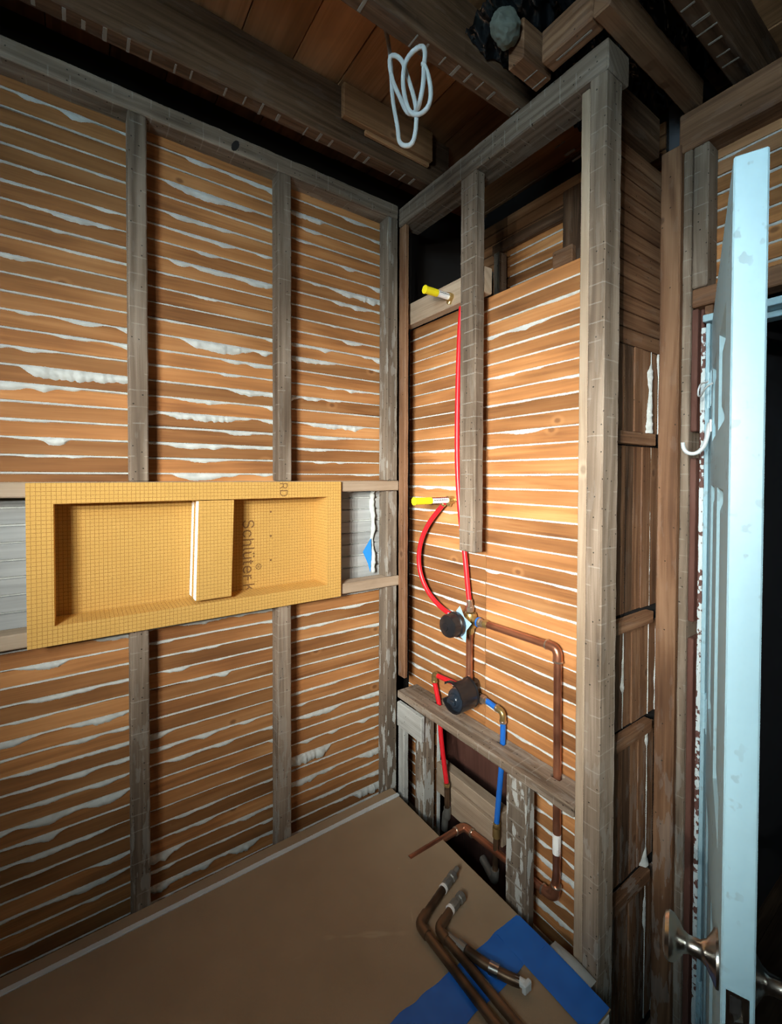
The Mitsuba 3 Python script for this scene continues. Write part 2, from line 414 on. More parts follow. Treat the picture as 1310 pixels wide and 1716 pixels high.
# the door wall
wd = thing('wall_door', None, None)
labels[wd] = {'kind': 'structure', 'label': 'door wall of laths and old framing around the doorway'}
scene[wd] = mikit.ply(cat(cbox(.84, X1, YD + .068, YD + .09, 2.10, 2.56), cbox(1.66, X1, YD + .03, YD + .09, 0, 2.10)), 'mat_plaster')
ridges = []
for z in rows:
    lo, hi = z + .003, z + P - .003
    if 2.12 < lo < 2.53:
        for a, b in ((.842, 1.40), (1.402, 2.18)):
            shape('lath', lath_box('x', a, b, YD + .06, lo, hi, -1), 'mat_ceiling' if z > 2.4 else 'mat_lath', 'x', parent=wd)
            ridges.append(keys(a, b, z, lambda s, o, zz: np.stack([s, YD + .06 - o, np.broadcast_to(zz, s.shape)], 1), int(rng.integers(1, 9999)), .005))
shape('plaster_keys', cat(*ridges), 'mat_plaster', smooth=True, parent=wd, kind='stuff')

fl = thing('floor', None, None)
labels[fl] = {'kind': 'structure', 'label': 'dark bare wood subfloor beside the tub'}
scene[fl] = mikit.ply(cbox(-.14, X1, Y0, 2.0, -.06, -.021), 'mat_void')
for i in range(16):
    x = .0 + i * .14
    shape('plank', cbox(x + .001, x + .139, Y0, 2.0, -.02, 0, .001), 'mat_floor', 'y', parent=fl)
ce = thing('ceiling', None, None)
labels[ce] = {'kind': 'structure', 'label': 'warm brown boards above the open ceiling joists'}
scene[ce] = mikit.ply(cbox(-.14, X1, Y0, 2.0, ZC + .026, ZC + .05), 'mat_void')
y = -1.832
while y < .9:
    dz = float(rng.normal(0, .0015))
    shape('board', cbox(-.13, X1, y + .0012, y + .1388, ZC + dz, ZC + .024, .001), 'mat_ceiling', 'x', parent=ce)
    y += .14
# walls behind the camera: plain board, with the window that lights the room
x0, x1, z0, z1 = WIN
wr = 'wall_rear'
scene[wr] = mikit.ply(cut(cbox(-.14, X1 + .05, Y0 - .12, Y0, 0, 2.85), cbox(x0, x1, Y0 - .2, Y0 + .05, z0, z1)), 'mat_gypsum')
labels[wr] = {'kind': 'structure', 'label': 'plain rear wall behind the camera with a window'}
scene['wall_right'] = mikit.ply(cbox(X1, X1 + .05, Y0, 2.0, 0, 2.85), 'mat_gypsum')
labels['wall_right'] = {'kind': 'structure', 'label': 'plain right wall behind the open door'}
wn = thing('window_1', None, None)
labels[wn] = {'kind': 'structure', 'label': 'two-pane window with obscured glass in the rear wall'}
fr = [cbox(x0, x0 + .035, Y0 - .1, Y0 - .02, z0, z1), cbox(x1 - .035, x1, Y0 - .1, Y0 - .02, z0, z1), cbox(x0, x1, Y0 - .1, Y0 - .02, z0, z0 + .035),
      cbox(x0, x1, Y0 - .1, Y0 - .02, z1 - .035, z1), cbox(x0, x1, Y0 - .09, Y0 - .03, (z0 + z1) / 2 - .018, (z0 + z1) / 2 + .018)]
shape('window_frame', cat(*fr), 'mat_white', parent=wn)
for a, b in ((z0 + .035, (z0 + z1) / 2 - .018), ((z0 + z1) / 2 + .018, z1 - .035)):
    k = numbered(wn + '__window_pane')
    v = np.array([[x0 + .035, Y0 - .07, a], [x1 - .035, Y0 - .07, a], [x1 - .035, Y0 - .07, b], [x0 + .035, Y0 - .07, b]])
    scene[k] = {**mikit.ply(trimesh.Trimesh(v, [[0, 2, 1], [0, 3, 2]], process=False), 'mat_white'), 'emitter': {'type': 'area', 'radiance': rgb(WINDOW_LIGHT)}}
# the work lamp itself
wlp = thing('work_lamp', 'LED work lamp on a stand behind the camera', 'lamp')
def lampbox(hx, hy, d0, d1, b=.004):
    m = cbox(-hx, hx, -hy, hy, d0, d1, b)
    m.vertices = LAMP + m.vertices @ np.stack([lr, lu, ld])
    if np.linalg.det(np.stack([lr, lu, ld])) < 0: m.faces = m.faces[:, ::-1]
    return m
shape('housing', lampbox(.21, .17, -.06, -.004), 'mat_yellow', parent=wlp)
for q in LEDS:
    shape('led_lens', lathe([(0, 0), (.022, 0), (.024, .004), (0, .005)], q - ld * .0035, ld, 16), 'mat_white', parent=wlp)
shape('pole', rod((LAMP[0] - ld[0] * .04, LAMP[1] - ld[1] * .04, .30), LAMP - ld * .04 - lu * .165, .014), 'mat_black', parent=wlp)
for a in (0.4, 2.5, 4.6):
    shape('leg', rod((LAMP[0] - ld[0] * .04, LAMP[1] - ld[1] * .04, .42), (LAMP[0] + .13 * math.cos(a), min(-1.60, LAMP[1] + .13 * math.sin(a)), .005), .009), 'mat_black', parent=wlp)
# the hall beyond the doorway and the closet behind the chase
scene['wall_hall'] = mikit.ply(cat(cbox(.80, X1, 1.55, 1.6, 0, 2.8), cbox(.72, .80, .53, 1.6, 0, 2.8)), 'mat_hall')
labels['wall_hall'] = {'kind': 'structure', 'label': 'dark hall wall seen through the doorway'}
wc = thing('wall_closet', None, None)
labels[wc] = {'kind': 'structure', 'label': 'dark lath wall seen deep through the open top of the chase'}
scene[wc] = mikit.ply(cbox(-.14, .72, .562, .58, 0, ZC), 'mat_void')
for z in rows:
    lo, hi = z + .0025, z + P - .0025
    if 2.15 < lo < 2.745:
        for a, b in ((-.12, .08), (.082, .70)):
            shape('lath', lath_box('x', a, b, .555, lo, hi, -1), 'mat_lath' if lo < 2.56 and a > 0 else 'mat_ceiling', 'x', parent=wc)
ridges = [keys(.10, .385, z, lambda s, o, zz: np.stack([s, .555 - o, np.broadcast_to(zz, s.shape)], 1), 11 + i, .001) for i, z in enumerate(rows) if 2.35 < z < 2.60]
shape('plaster_keys', cat(*ridges), 'mat_plaster', smooth=True, parent=wc, kind='stuff')

# ------------------------------------------------------------------ framing
def timber(name, box, mat, label, category, along=None, rough=.0016, group=None, parent=None, holes=()):
    m = cbox(*box, .003)
    if holes: m = cut(m, *[cbox(*h, 0.0005) for h in holes])
    if rough: m = rough_up(m, rough, 26, int(rng.integers(1, 999)), .035)
    return shape(name, m, mat, along, parent=parent, label=label, category=category, group=group)
def ticks(parent, pts, along, half, face, outward, t=.0026, w=.0026):
    """Thin ridges of old plaster left on a timber's face, at the listed positions."""
    ms = []
    for q in pts:
        if rng.random() < .12: continue
        c = np.array(q, float)
        L = half * (.55 + .45 * rng.random())
        sh = (rng.random() - .5) * (half - L)
        e = {along: w * (.6 + .8 * rng.random()), face: t * .5}
        d = []
        for i, ax in enumerate('xyz'):
            h = e.get(ax, L)
            o = sh if ax not in e else 0
            d += [c[i] + o - h, c[i] + o + h]
        ms.append(cbox(*d, .0008))
    shape('plaster_ridges', cat(*ms), 'mat_residue', parent=parent, kind='stuff')
D = -.055
# left wall studs, each cut through where the niche block sits
for (a, b, nm) in ((-.820, -.776, 'left'), (-.414, -.370, 'middle')):
    who = 'second from the corner' if nm == 'left' else 'nearest the corner'
    timber('wall_stud', (D, 0, a, b, zt, 2.582), 'mat_old', f'old grey-brown stud above the orange niche, {who} of the two', 'stud', 'z', group='left wall studs')
    timber('wall_stud', (D, 0, a - .002, b - .002, .02, zb - .002), 'mat_old', f'old grey-brown stud below the orange niche, {who} of the two', 'stud', 'z', group='left wall studs')
for a in (-1.23, -1.62):
    timber('wall_stud', (D, 0, a, a + .044, .02, 2.582), 'mat_old', 'old stud on the left wall beyond the left end of the orange niche' if a > -1.5 else 'old stud on the left wall at the far end of the tub', 'stud', 'z', group='left wall studs')
timber('corner_stud', (D, 0, .001, .048, .02, 2.582), 'mat_splashed', 'old stud in the room corner, flecked with white plaster near its foot', 'stud', 'z',
       holes=[(-.07, .02, -.1, .1, 1.576, 1.617), (-.07, .02, -.1, .1, 1.220, 1.260)])
tp = timber('top_plate', (-.10, 0, Y0, .048, 2.583, 2.634), 'mat_old', 'long dark wooden top plate over the left wall studs', 'top plate', 'y', .003)
shape('knot_hole', hull([(.0004 + .0006 * e, -.545 + .010 * math.cos(a) + .006 * math.sin(a), 2.603 + .017 * math.sin(a)) for a in np.linspace(0, 2 * np.pi, 14) for e in (0, 1)]), 'mat_void', parent=tp)
# plumbing wall
timber('top_plate', (.0, .800, YW, .142, 2.553, 2.622), 'mat_old', 'wooden top plate over the plumbing wall from the corner to the post', 'top plate', 'x', .002)
timber('furring_strip', (.001, .042, YW + .001, .068, .880, 2.552), 'mat_redwood', 'thin upright strip beside the corner stud at the left end of the plumbing wall', 'wood strip', 'z')
cs = timber('center_stud', (.328, .396, YW, .087, 1.398, 2.552), 'mat_old', 'cut-off grey stud hanging from the plumbing wall top plate in front of the red pipe', 'stud', 'z')
ticks(cs, [(.362, YW - .0005, z) for z in rows if 1.42 < z < 2.52], 'z', .033, 'y', -1, .002, .0016)
ps = timber('corner_post', (.757, .797, YW, .118, .0, 2.552), 'mat_old', 'tall grey corner post at the right end of the plumbing wall', 'post', 'z')
timber('pale_strip', (.7335, .7555, YW + .002, .118, .02, 2.540), 'mat_fresh', 'pale new strip of wood fixed against the left side of the tall grey corner post', 'wood strip', 'z', .001)
timber('ledger', (.0, .7325, YW, .1445, .796, .823), 'mat_old', 'flat grey horizontal board below the two valves with pipes passing through it', 'ledger board', 'x',
       holes=[(.138, .180, .104, .136, .7, .9), (.437, .465, .106, .134, .7, .9), (.626, .656, .106, .134, .7, .9)])
ls = timber('lower_stud', (.524, .593, YW, .088, .02, .795), 'mat_splashed', 'grey lower stud under the flat board, right of the blue pipe', 'stud', 'z')
ticks(ls, [(.558, YW - .0005, z) for z in rows if .45 < z < .79], 'z', .034, 'y', -1, .002, .002)
timber('lower_stud', (.086, .137, YW + .018, .118, .02, .795), 'mat_splashed', 'grey lower stud under the flat board, left of the red pipe, behind the white board', 'stud', 'z')
timber('painted_board', (.0, .146, YW - .002, YW + .016, .690, .782), 'mat_white_board', 'short whitewashed board nailed under the left end of the flat horizontal board', 'board', 'x')
timber('whitewashed_post', (.003, .040, YW + .002, .075, .30, .689), 'mat_white_board', 'short whitewashed post under the whitewashed board beside the corner stud', 'post', 'z')
timber('fresh_block', (-.02, .392, .0885, .126, 2.197, 2.277), 'mat_fresh', 'pale new block of wood behind the cut-off stud carrying the upper yellow-capped stub', 'wood block', 'x', .0006)
pb = thing('pipe_block', 'pale new double block of wood behind the pipes below the flat board', 'wood block')
shape('back_board', cbox(.112, .425, .150, .190, .462, .572, .002), 'mat_fresh', 'x', parent=pb)
shape('front_board', cbox(.205, .400, .135, .149, .440, .535, .002), 'mat_fresh', 'x', parent=pb)
dp = thing('dark_panel', 'dark brown boards deep in the opening below the flat board', 'panel')
for a, b in ((-.10, .105), (.107, .28), (.282, .505)):
    shape('board', cbox(a, b, .30, .32, .02, .82, .002), 'mat_brownpaint', 'z', parent=dp)
# side and door wall framing
timber('side_plate', (.70, .756, .12, .395, 2.515, 2.622), 'mat_dark', 'dark plate on top of the narrow side of the chase, under the reddish doubled plate', 'top plate', 'y')
timber('doubled_plate', (.800, .838, -.012, .455, 2.624, 2.70), 'mat_redwood', 'reddish plate running back to the door wall above the corner post', 'plate', 'y', .003)
hb = timber('header_block', (.668, .799, -.012, .035, 2.626, 2.70), 'mat_redwood', 'short reddish header block meeting the reddish plate above the corner post', 'wood block', 'x')
ticks(hb, [(.735, .012, 2.6255)], 'y', .06, 'z', -1, .002, .002)
sb = timber('stub_block', (.608, .655, -.062, .048, 2.626, 2.72), 'mat_redwood', 'short cut-off block resting on the plumbing wall top plate under the black plastic', 'wood block', 'y')
ticks(sb, [(.631, q, 2.6255) for q in (-.045, -.005, .03)], 'y', .022, 'z', -1, .002, .002)
timber('reddish_stud', (.761, .812, YD - .008, .47, .0, 2.52), 'mat_redwood', 'reddish-brown clean stud in the corner between the chase and the door wall', 'stud', 'z')
timber('grey_stud', (.8165, .8365, YD - .004, .47, .0, 2.495), 'mat_old', 'narrow grey stud between the reddish stud and the dark door trimmer', 'stud', 'z')
timber('header_stud', (.839, .874, YD - .003, .458, 2.127, 2.494), 'mat_old', 'short stud with nail holes above the door hinge side', 'stud', 'z')
timber('top_plate', (.804, X1, YD - .004, .462, 2.496, 2.598), 'mat_redwood', 'wooden top plate over the door wall', 'top plate', 'x')
timber('door_header', (.839, X1, YD - .002, .456, 2.077, 2.125), 'mat_redwood', 'horizontal wooden header above the doorway', 'header', 'x')
tr = thing('door_trimmer', 'dark red-brown trimmer with notches between the grey stud and the white door jamb', 'trimmer')
for a, b in ((.0, 1.20), (1.245, 1.682), (1.752, 2.074)):
    shape('length', rough_up(cbox(.8375, .852, YD + .004, .45, a, b, .002), .0014, 30, int(a * 50)), 'mat_brownpaint', 'z', parent=tr)
shape('backing', cbox(.8525, .8605, YD + .02, .45, 0, 2.074, .002), 'mat_brownpaint', 'z', parent=tr)
# joists
for i, x in enumerate((.122, .512, .908, 1.30, 1.69, 2.08)):
    lab = ('dark ceiling joist nearest the left wall, with a brown board fixed to its side', 'dark ceiling joist between the white cable and the plumbing wall post', 'dark ceiling joist over the door wall, right of the black plastic')
    lab = lab[i] if i < 3 else ('dark ceiling joist beyond the door edge', 'second dark ceiling joist beyond the door edge', 'last dark ceiling joist beside the right wall')[i - 3]
    j = timber('ceiling_joist', (x, x + .044, Y0, .150 if x < .7 else 1.5, 2.627, ZC - .004), 'mat_dark', lab, 'joist', 'y', .002, group='ceiling joists')
    ticks(j, [(x + .022, yy, 2.6275) for yy in np.arange(-1.7, .36, P) + rng.normal(0, .004, len(np.arange(-1.7, .36, P)))], 'y', .021, 'z', -1, .003, .0034)
sc = thing('joist_scab', 'brown stepped board fixed to the side of the joist nearest the left wall', 'board')
shape('upper_board', cbox(.1685, .188, -.285, .055, 2.692, ZC - .006, .002), 'mat_ceiling', 'y', parent=sc)
shape('lower_board', cbox(.1685, .180, -.205, .047, 2.676, 2.6905, .002), 'mat_ceiling', 'y', parent=sc)
# pieces seen deep in the open top of the chase
timber('closet_header', (.02, .70, .53, .552, 2.577, 2.620), 'mat_dark', 'dark header board deep in the chase above a lit patch of laths', 'board', 'x')
timber('closet_post', (.375, .45, .51, .529, 2.20, 2.66), 'mat_dark', 'dark upright board deep in the chase right of the lit patch of laths', 'board', 'z')
timber('closet_post', (.075, .105, .48, .528, 2.22, 2.55), 'mat_old', 'grey post deep in the chase left of the lit patch of laths', 'post', 'z')
timber('offcut', (.352, .432, .484, .5095, 2.385, 2.445), 'mat_redwood', 'small pale offcut deep in the chase at the top right of the laths', 'wood block', 'x')
timber('offcut', (.300, .345, .150, .185, 2.1955, 2.30), 'mat_old', 'grey offcut just right of the cut-off stud above the laths', 'wood block', 'z')

# ------------------------------------------------------------------ niche
timber('blocking', (-.055, .003, -1.30, .0525, 1.578, 1.6145), 'mat_fresh', 'pale new horizontal block along the top edge of the orange niche', 'blocking', 'y', .0008, group='blocking around the niche')
timber('blocking', (-.055, .004, -1.30, .0545, 1.2225, 1.2585), 'mat_fresh', 'pale new horizontal block along the bottom edge of the orange niche', 'blocking', 'y', .0008, group='blocking around the niche')
ni = thing('shower_niche', 'orange foam shower niche with a grid pattern set in the left wall', 'niche')
ya, yb, za, zc = -1.033, -.199, 1.2205, 1.613
ia, ib, ja, jc = -.981, -.2505, 1.267, 1.562
body = cut(cat(cbox(.0042, .0165, ya, yb, za, zc, .0012)), cbox(-.2, .1, ia, ib, ja, jc, .0005))
tray = cut(cbox(-.0895, .0043, ia - .0125, ib + .0125, 1.2590, 1.5775, .001), cbox(-.077, .1, ia, ib, ja, jc, .0005))
shape('flange', body, 'mat_niche', parent=ni)
shape('tray', tray, 'mat_niche', parent=ni)
sh = thing('niche_shelf', 'orange foam divider with white cut edges standing upright in the niche', 'divider')
def shear(m):
    m.vertices[:, 1] += (m.vertices[:, 2] - 1.562) * .030
    return m
shape('board', shear(cbox(-.074, .0125, -.6525, -.555, 1.276, 1.560, .001)), 'mat_niche', parent=sh)
shape('white_edge', shear(cbox(-.073, -.048, -.6545, -.6526, 1.277, 1.559, .0004)), 'mat_white_foam', parent=sh)
shape('white_edge', shear(cbox(-.020, .0105, -.6545, -.6526, 1.277, 1.559, .0004)), 'mat_white_foam', parent=sh)
def lettering(text, height, y, z, x, parent):
    """Print that reads downwards on the face x = const, its tops to the right (+y)."""
    m = meshkit.text_mesh(text, height, .0004, False)
    v = m.vertices.copy()
    m.vertices = np.stack([x + v[:, 2], y + v[:, 1], z - v[:, 0]], 1)
    shape('print', m, 'mat_print', parent=parent)
lettering('Schl\u00fcter', .036, -.503, 1.492, -.0769, ni + '__tray')
lettering('\u00ae', .024, -.468, 1.347, -.0769, ni + '__tray')
lettering('-K', .036, -.503, 1.320, -.0769, ni + '__tray')
lettering('RD', .025, -.416, 1.6115, .01655, ni + '__flange')
for k, z in enumerate((1.51, 1.43, 1.35)):
    shape('print', cbox(-.0769, -.0766, -.415, -.409, z, z + .006, .0001), 'mat_print', parent=ni + '__tray')
# sealant and tape at the corner stud beside the niche
q = np.linspace(1.262, 1.575, 40)
bead = sweep(np.stack([-.088 + .006 * np.sin(q * 40), -.008 + .004 * meshkit.noise(np.stack([q * 60, q * 0, q * 0], 1)), q], 1), .006 + .006 * meshkit.noise(np.stack([q * 90, q * 0, q * 0 + 4], 1)), 8)
shape('sealant_bead', bead, 'mat_plaster', smooth=True, label='ragged white sealant bead in the corner right of the niche', category='sealant')
tv = np.array([[-.083, -.052, 1.345], [-.080, -.018, 1.395], [-.079, -.016, 1.330], [-.081, -.020, 1.265], [-.083, -.030, 1.30]])
tm = trimesh.Trimesh(np.vstack([tv, tv - [.001, 0, 0]]), [[0, 2, 1], [0, 4, 2], [4, 3, 2], [5, 6, 7], [5, 7, 9], [9, 7, 8]], process=False)
shape('blue_tape', tm, 'mat_tape_bright', label='small blue triangle of tape in the corner right of the niche', category='tape')

# ------------------------------------------------------------------ tub and its cover
tubo = hull([p + np.array([dx, dy, 0]) * .03 for p in (np.array(q) for q in np.ndindex(2, 2, 2)) for dx in (0,) for dy in (0,)] ) if False else None
tub = cut(cat(cbox(.040, .848, -1.55, .0235, .0, .4610, .012)), hull([(x, y, .50) for x in (.12, .77) for y in (-1.47, -.06)] + [(x, y, .16) for x in (.20, .69) for y in (-1.30, -.16)]))
bt = shape('bathtub', tub, 'mat_enamel', label='white bathtub hidden under the brown board, its thin white edge showing', category='bathtub')
shape('flange', rough_up(cbox(.0405, .0550, -1.55, .0225, .4612, .4672, .001), .002, 12, 3, .03), 'mat_white', parent=bt, label='thin white flange along the left wall')
shape('edge_strip', rough_up(cbox(.003, .0395, -1.55, .0225, .440, .4640, .002), .001, 12, 5, .04), 'mat_cardboard', 'y', label='long brown strip between the left wall studs and the white tub flange', category='strip')
nx, ny = 60, 110
gx, gy = np.meshgrid(np.linspace(.0565, .848, nx), np.linspace(-1.55, .0185, ny), indexing='ij')
gz = .4645 + .0016 * (meshkit.fbm(np.stack([gx * 5, gy * 5, gx * 0], -1), 3) - .5) * 2
corner = np.clip((gx - .70) / .148, 0, 1) * np.clip((gy + .10) / .118, 0, 1)
gz = gz - .006 * corner
def sheet(gx, gy, gz, t):
    nx, ny = gx.shape
    top, bot = np.stack([gx, gy, gz], -1).reshape(-1, 3), np.stack([gx, gy, gz - t], -1).reshape(-1, 3)
    i = np.arange(nx * ny).reshape(nx, ny)
    a, b, c, d = i[:-1, :-1].ravel(), i[1:, :-1].ravel(), i[1:, 1:].ravel(), i[:-1, 1:].ravel()
    N = nx * ny
    Fc = [np.stack([a, b, c], 1), np.stack([a, c, d], 1), np.stack([a, c, b], 1) + N, np.stack([a, d, c], 1) + N]
    ring = np.r_[i[:, 0], i[-1, 1:], i[-2::-1, -1], i[0, -2:0:-1]]
    r2 = np.roll(ring, -1)
    Fc += [np.stack([ring, ring + N, r2 + N], 1), np.stack([ring, r2 + N, r2], 1)]
    return trimesh.Trimesh(np.vstack([top, bot]), np.concatenate(Fc), process=False)
shape('cover_board', sheet(gx, gy, gz, .0025), 'mat_cardboard', smooth=30, label='brown protective board covering the bathtub', category='cardboard')
def tape_strip(x0, x1, y0, y1, seed, z=.4652, wr=.0035):
    nx, ny = max(4, int((x1 - x0) / .008)), max(4, int((y1 - y0) / .008))
    gx, gy = np.meshgrid(np.linspace(x0, x1, nx), np.linspace(y0, y1, ny), indexing='ij')
    w = meshkit.fbm(np.stack([gx * 22 + gy * 14, gy * 20, gx * 0 + seed], -1), 3, seed)
    j = meshkit.noise(np.stack([gy * 30, gx * 0, gx * 0 + seed], -1), seed) - .5
    cr = np.clip((gx - .70) / .148, 0, 1) * np.clip((gy + .10) / .118, 0, 1)
    return sheet(gx + .006 * j, gy, z + .0012 + wr * np.clip(w - .35, 0, 1) - .006 * cr, .0006)
tp_ = thing('blue_tape', 'wide strips of blue painter tape across the brown board on the tub', 'tape')
shape('long_strip', tape_strip(.594, .686, -.62, .012, 3, wr=.007), 'mat_tape', smooth=True, parent=tp_)
shape('edge_strip', tape_strip(.600, .846, -.070, .0165, 8, z=.4662, wr=.003), 'mat_tape', smooth=True, parent=tp_)
n = 24
s = np.linspace(.69, .80, n)
hgt = .009 * np.sin(np.linspace(0, np.pi, n)) ** 1.2
gx, gy = np.meshgrid(s, np.linspace(0, 1, 6), indexing='ij')
gz = .4605 + np.outer(hgt, np.sin(np.linspace(.2, np.pi * .8, 6)))
shape('paper_edge', sheet(gx, .0195 + gy * .024, gz, .0006), 'mat_grey_sheet', smooth=True, label='curl of white sheet bulging over the tub edge in front of the corner post', category='sheet')

# ------------------------------------------------------------------ pipes
YP = .12
def pipe(name, pts, r, mat, parent=None, n=14, **t):
    return shape(name, sweep(pts, r, n), mat, smooth=40, parent=parent, **t)
RP = .0085
def ring(parent, p, axis, r, w, mat='mat_brass', name='crimp_ring', n=18):
    a = np.asarray(axis, float) / np.linalg.norm(axis)
    return shape(name, lathe([(0, -w / 2), (r * .92, -w / 2), (r, -w * .3), (r, w * .3), (r * .92, w / 2), (0, w / 2)], p, a, n), mat, smooth=40, parent=parent)
# upper valve
VX, VZ = .312, 1.160
uv_ = thing('shower_valve', 'upper brass valve with a round black cap and a pale blue plate', 'valve')
shape('body', cat(lathe([(0, -.024), (.019, -.024), (.022, -.015), (.022, .015), (.019, .024), (0, .024)], (VX, YP, VZ), (0, 0, 1)),
                  lathe([(0, -.03), (.014, -.03), (.014, .03), (0, .03)], (VX, YP, VZ), (1, 0, 0)),
                  lathe([(0, 0), (.017, 0), (.017, .045), (.020, .05), (.020, .062), (0, .062)], (VX, YP - .005, VZ), (0, -1, 0))), 'mat_brass', smooth=40, parent=uv_)
star = []
for k in range(10):
    r = .058 if k % 2 == 0 else .036
    a = k * math.pi / 5 + .25
    star.append((VX + .006 + r * math.cos(a), VZ + r * math.sin(a)))
import shapely.geometry as sg
pl = trimesh.creation.extrude_polygon(sg.Polygon(star), .0015)
pl.vertices = np.stack([pl.vertices[:, 0], YP - .058 + pl.vertices[:, 2], pl.vertices[:, 1]], 1)
pl.faces = pl.faces[:, ::-1]
shape('plate', pl, 'mat_pale_blue', parent=uv_, label='pale blue star-edged plate')
shape('cap', lathe([(0, -.002), (.036, -.002), (.0395, .004), (.0395, .014), (.036, .018), (.0365, .040), (.033, .047), (.022, .050), (.013, .052), (.012, .056), (0, .057)], (VX + .004, YP - .062, VZ), (0, -1, 0), 40), 'mat_black', smooth=35, parent=uv_, label='round black cap')
shape('nut', lathe([(0, 0), (.013, 0), (.0145, .004), (.0145, .016), (.012, .019), (.0105, .019), (.0105, .034), (0, .034)], (VX - .003, YP, VZ + .026), (0, 0, 1), 8), 'mat_solder', parent=uv_ + '__body')
shape('nut', lathe([(0, 0), (.015, 0), (.015, .016), (.0125, .02), (.0125, .034), (0, .034)], (VX + .028, YP, VZ + .002), (1, 0, 0), 10), 'mat_solder', parent=uv_ + '__body')
shape('blue_ring', lathe([(.012, 0), (.0158, 0), (.0158, .005), (.012, .005)], (VX + .034, YP, VZ + .002), (1, 0, 0), 20), 'mat_blue_pipe', parent=uv_ + '__body')
shape('tailpiece', lathe([(0, 0), (.013, 0), (.018, .022), (.0, .022)], (VX - .003, YP, VZ - .046), (0, 0, 1), 12), 'mat_brass', parent=uv_ + '__body')
# lower valve
LX, LZ = .314, .930
lv = thing('mixing_valve', 'lower valve in a black plastic guard with a cut-out', 'valve')
cyl = lambda h, r, z: m3.Manifold.cylinder(h, r, r, 56).translate((0, 0, z))
g = cyl(.062, .050, 0) - cyl(.08, .0455, .004) - M(cbox(-.08, .006, .004, .08, -.01, .060, .0005)) - M(cbox(-.08, -.014, -.02, .06, .012, .08, .001))
horn = (cyl(.011, .050, .054) - cyl(.03, .0445, .05)) - M(cbox(-.08, .08, -.08, .012, 0, .1, .0005)) - M(cbox(-.08, -.032, -.08, .08, 0, .1, .0005))
g = (g + horn + m3.Manifold.cylinder(.010, .050, .044, 56).translate((0, 0, -.008))) - M(cbox(-.08, -.004, .006, .08, -.02, .03, .0005))
gm = man(g)
gm.vertices = np.stack([LX + .008 + gm.vertices[:, 0], YP - .028 - gm.vertices[:, 2], LZ + .002 + gm.vertices[:, 1]], 1)
shape('guard', gm, 'mat_black', smooth=30, parent=lv, label='black plastic guard')
shape('cartridge', cat(lathe([(0, .0), (.036, .0), (.036, .040), (.034, .046), (.024, .050), (.020, .058), (.014, .062), (0, .063)], (LX + .009, YP - .030, LZ - .010), (0, -1, 0), 36),
                       cbox(LX - .008, LX + .026, YP - .100, YP - .080, LZ - .018, LZ - .002, .004)), 'mat_navy', smooth=30, parent=lv)
shape('body', cat(lathe([(0, -.032), (.026, -.032), (.030, -.02), (.030, .02), (.026, .032), (0, .032)], (LX, YP, LZ), (0, 0, 1)),
                  lathe([(0, -.052), (.015, -.052), (.015, .052), (0, .052)], (LX, YP, LZ - .012), (1, 0, 0))), 'mat_black', smooth=40, parent=lv)
for dx, dz in ((.046, -.020), (.040, -.034)):
    shape('screw', trimesh.creation.icosphere(2, .0045).apply_translation((LX + dx, YP - .03, LZ + dz)), 'mat_nickel', smooth=True, parent=lv + '__body')
# copper between the valves and the copper spout line
rp = thing('copper_riser', 'short copper riser between the two valves', 'pipe')
pipe('tube', [(LX - .006, YP, LZ + .030), (LX - .006, YP, VZ - .044)], .0112, 'mat_copper', rp)
ring(rp, (LX - .006, YP, VZ - .052), (0, 0, 1), .0128, .016, 'mat_copper', 'coupling')
ring(rp, (LX - .006, YP, LZ + .040), (0, 0, 1), .0128, .016, 'mat_copper', 'coupling')
cl = thing('copper_line', 'copper pipe running right from the upper valve, then down through the flat board', 'pipe')
ptop = rounded([(VX + .060, YP, VZ + .004), (.638, YP, VZ + .010), (.641, YP, .535), (.622, YP, .484), (.545, YP, .478), (.31, YP, .458)], .026)
pipe('tube', ptop, .0108, 'mat_copper', cl)
ring(cl, (VX + .068, YP, VZ + .004), (1, 0, 0), .0128, .018, 'mat_brass', 'coupling')
pipe('elbow', rounded([(.606, YP, VZ + .0095), (.638, YP, VZ + .010), (.6383, YP, VZ - .024)], .022), .0128, 'mat_copper', cl)
ring(cl, (.604, YP, VZ + .0095), (1, 0, 0), .0140, .005, 'mat_solder', 'solder_joint')
ring(cl, (.6384, YP, VZ - .026), (0, 0, 1), .0140, .005, 'mat_solder', 'solder_joint')
pipe('elbow', rounded([(.640, YP, .520), (.636, YP, .486), (.600, YP, .482)], .020), .0130, 'mat_copper', cl)
ring(cl, (.640, YP, .523), (0, 0, 1), .0142, .006, 'mat_solder', 'solder_joint')
ring(cl, (.598, YP, .4815), (1, 0, 0), .0142, .006, 'mat_solder', 'solder_joint')
shape('sticker', lathe([(.0111, 0), (.0111, .055), (.0109, .055), (.0109, 0)], (.6402, YP, .612), (0, 0, 1), 20), 'mat_label', smooth=40, parent=cl, label='white printed sticker')
st = thing('spout_stub', 'bare copper tube sticking out over the corner of the tub below the flat board', 'pipe')
pipe('tube', [(.287, .112, .457), (.287, -.110, .457)], .0108, 'mat_copper', st)
pipe('elbow', rounded([(.322, YP, .459), (.287, YP, .457), (.287, .085, .457)], .02), .0130, 'mat_copper', st)
ring(st, (.287, .082, .457), (0, 1, 0), .0138, .006, 'mat_solder', 'solder_joint')
ring(st, (.326, YP, .459), (1, 0, 0), .0142, .008, 'mat_solder', 'solder_joint')
shape('open_end', lathe([(0, 0), (.0085, 0), (.0085, .0004), (0, .0004)], (.287, -.1101, .457), (0, -1, 0), 18), 'mat_void', parent=st)
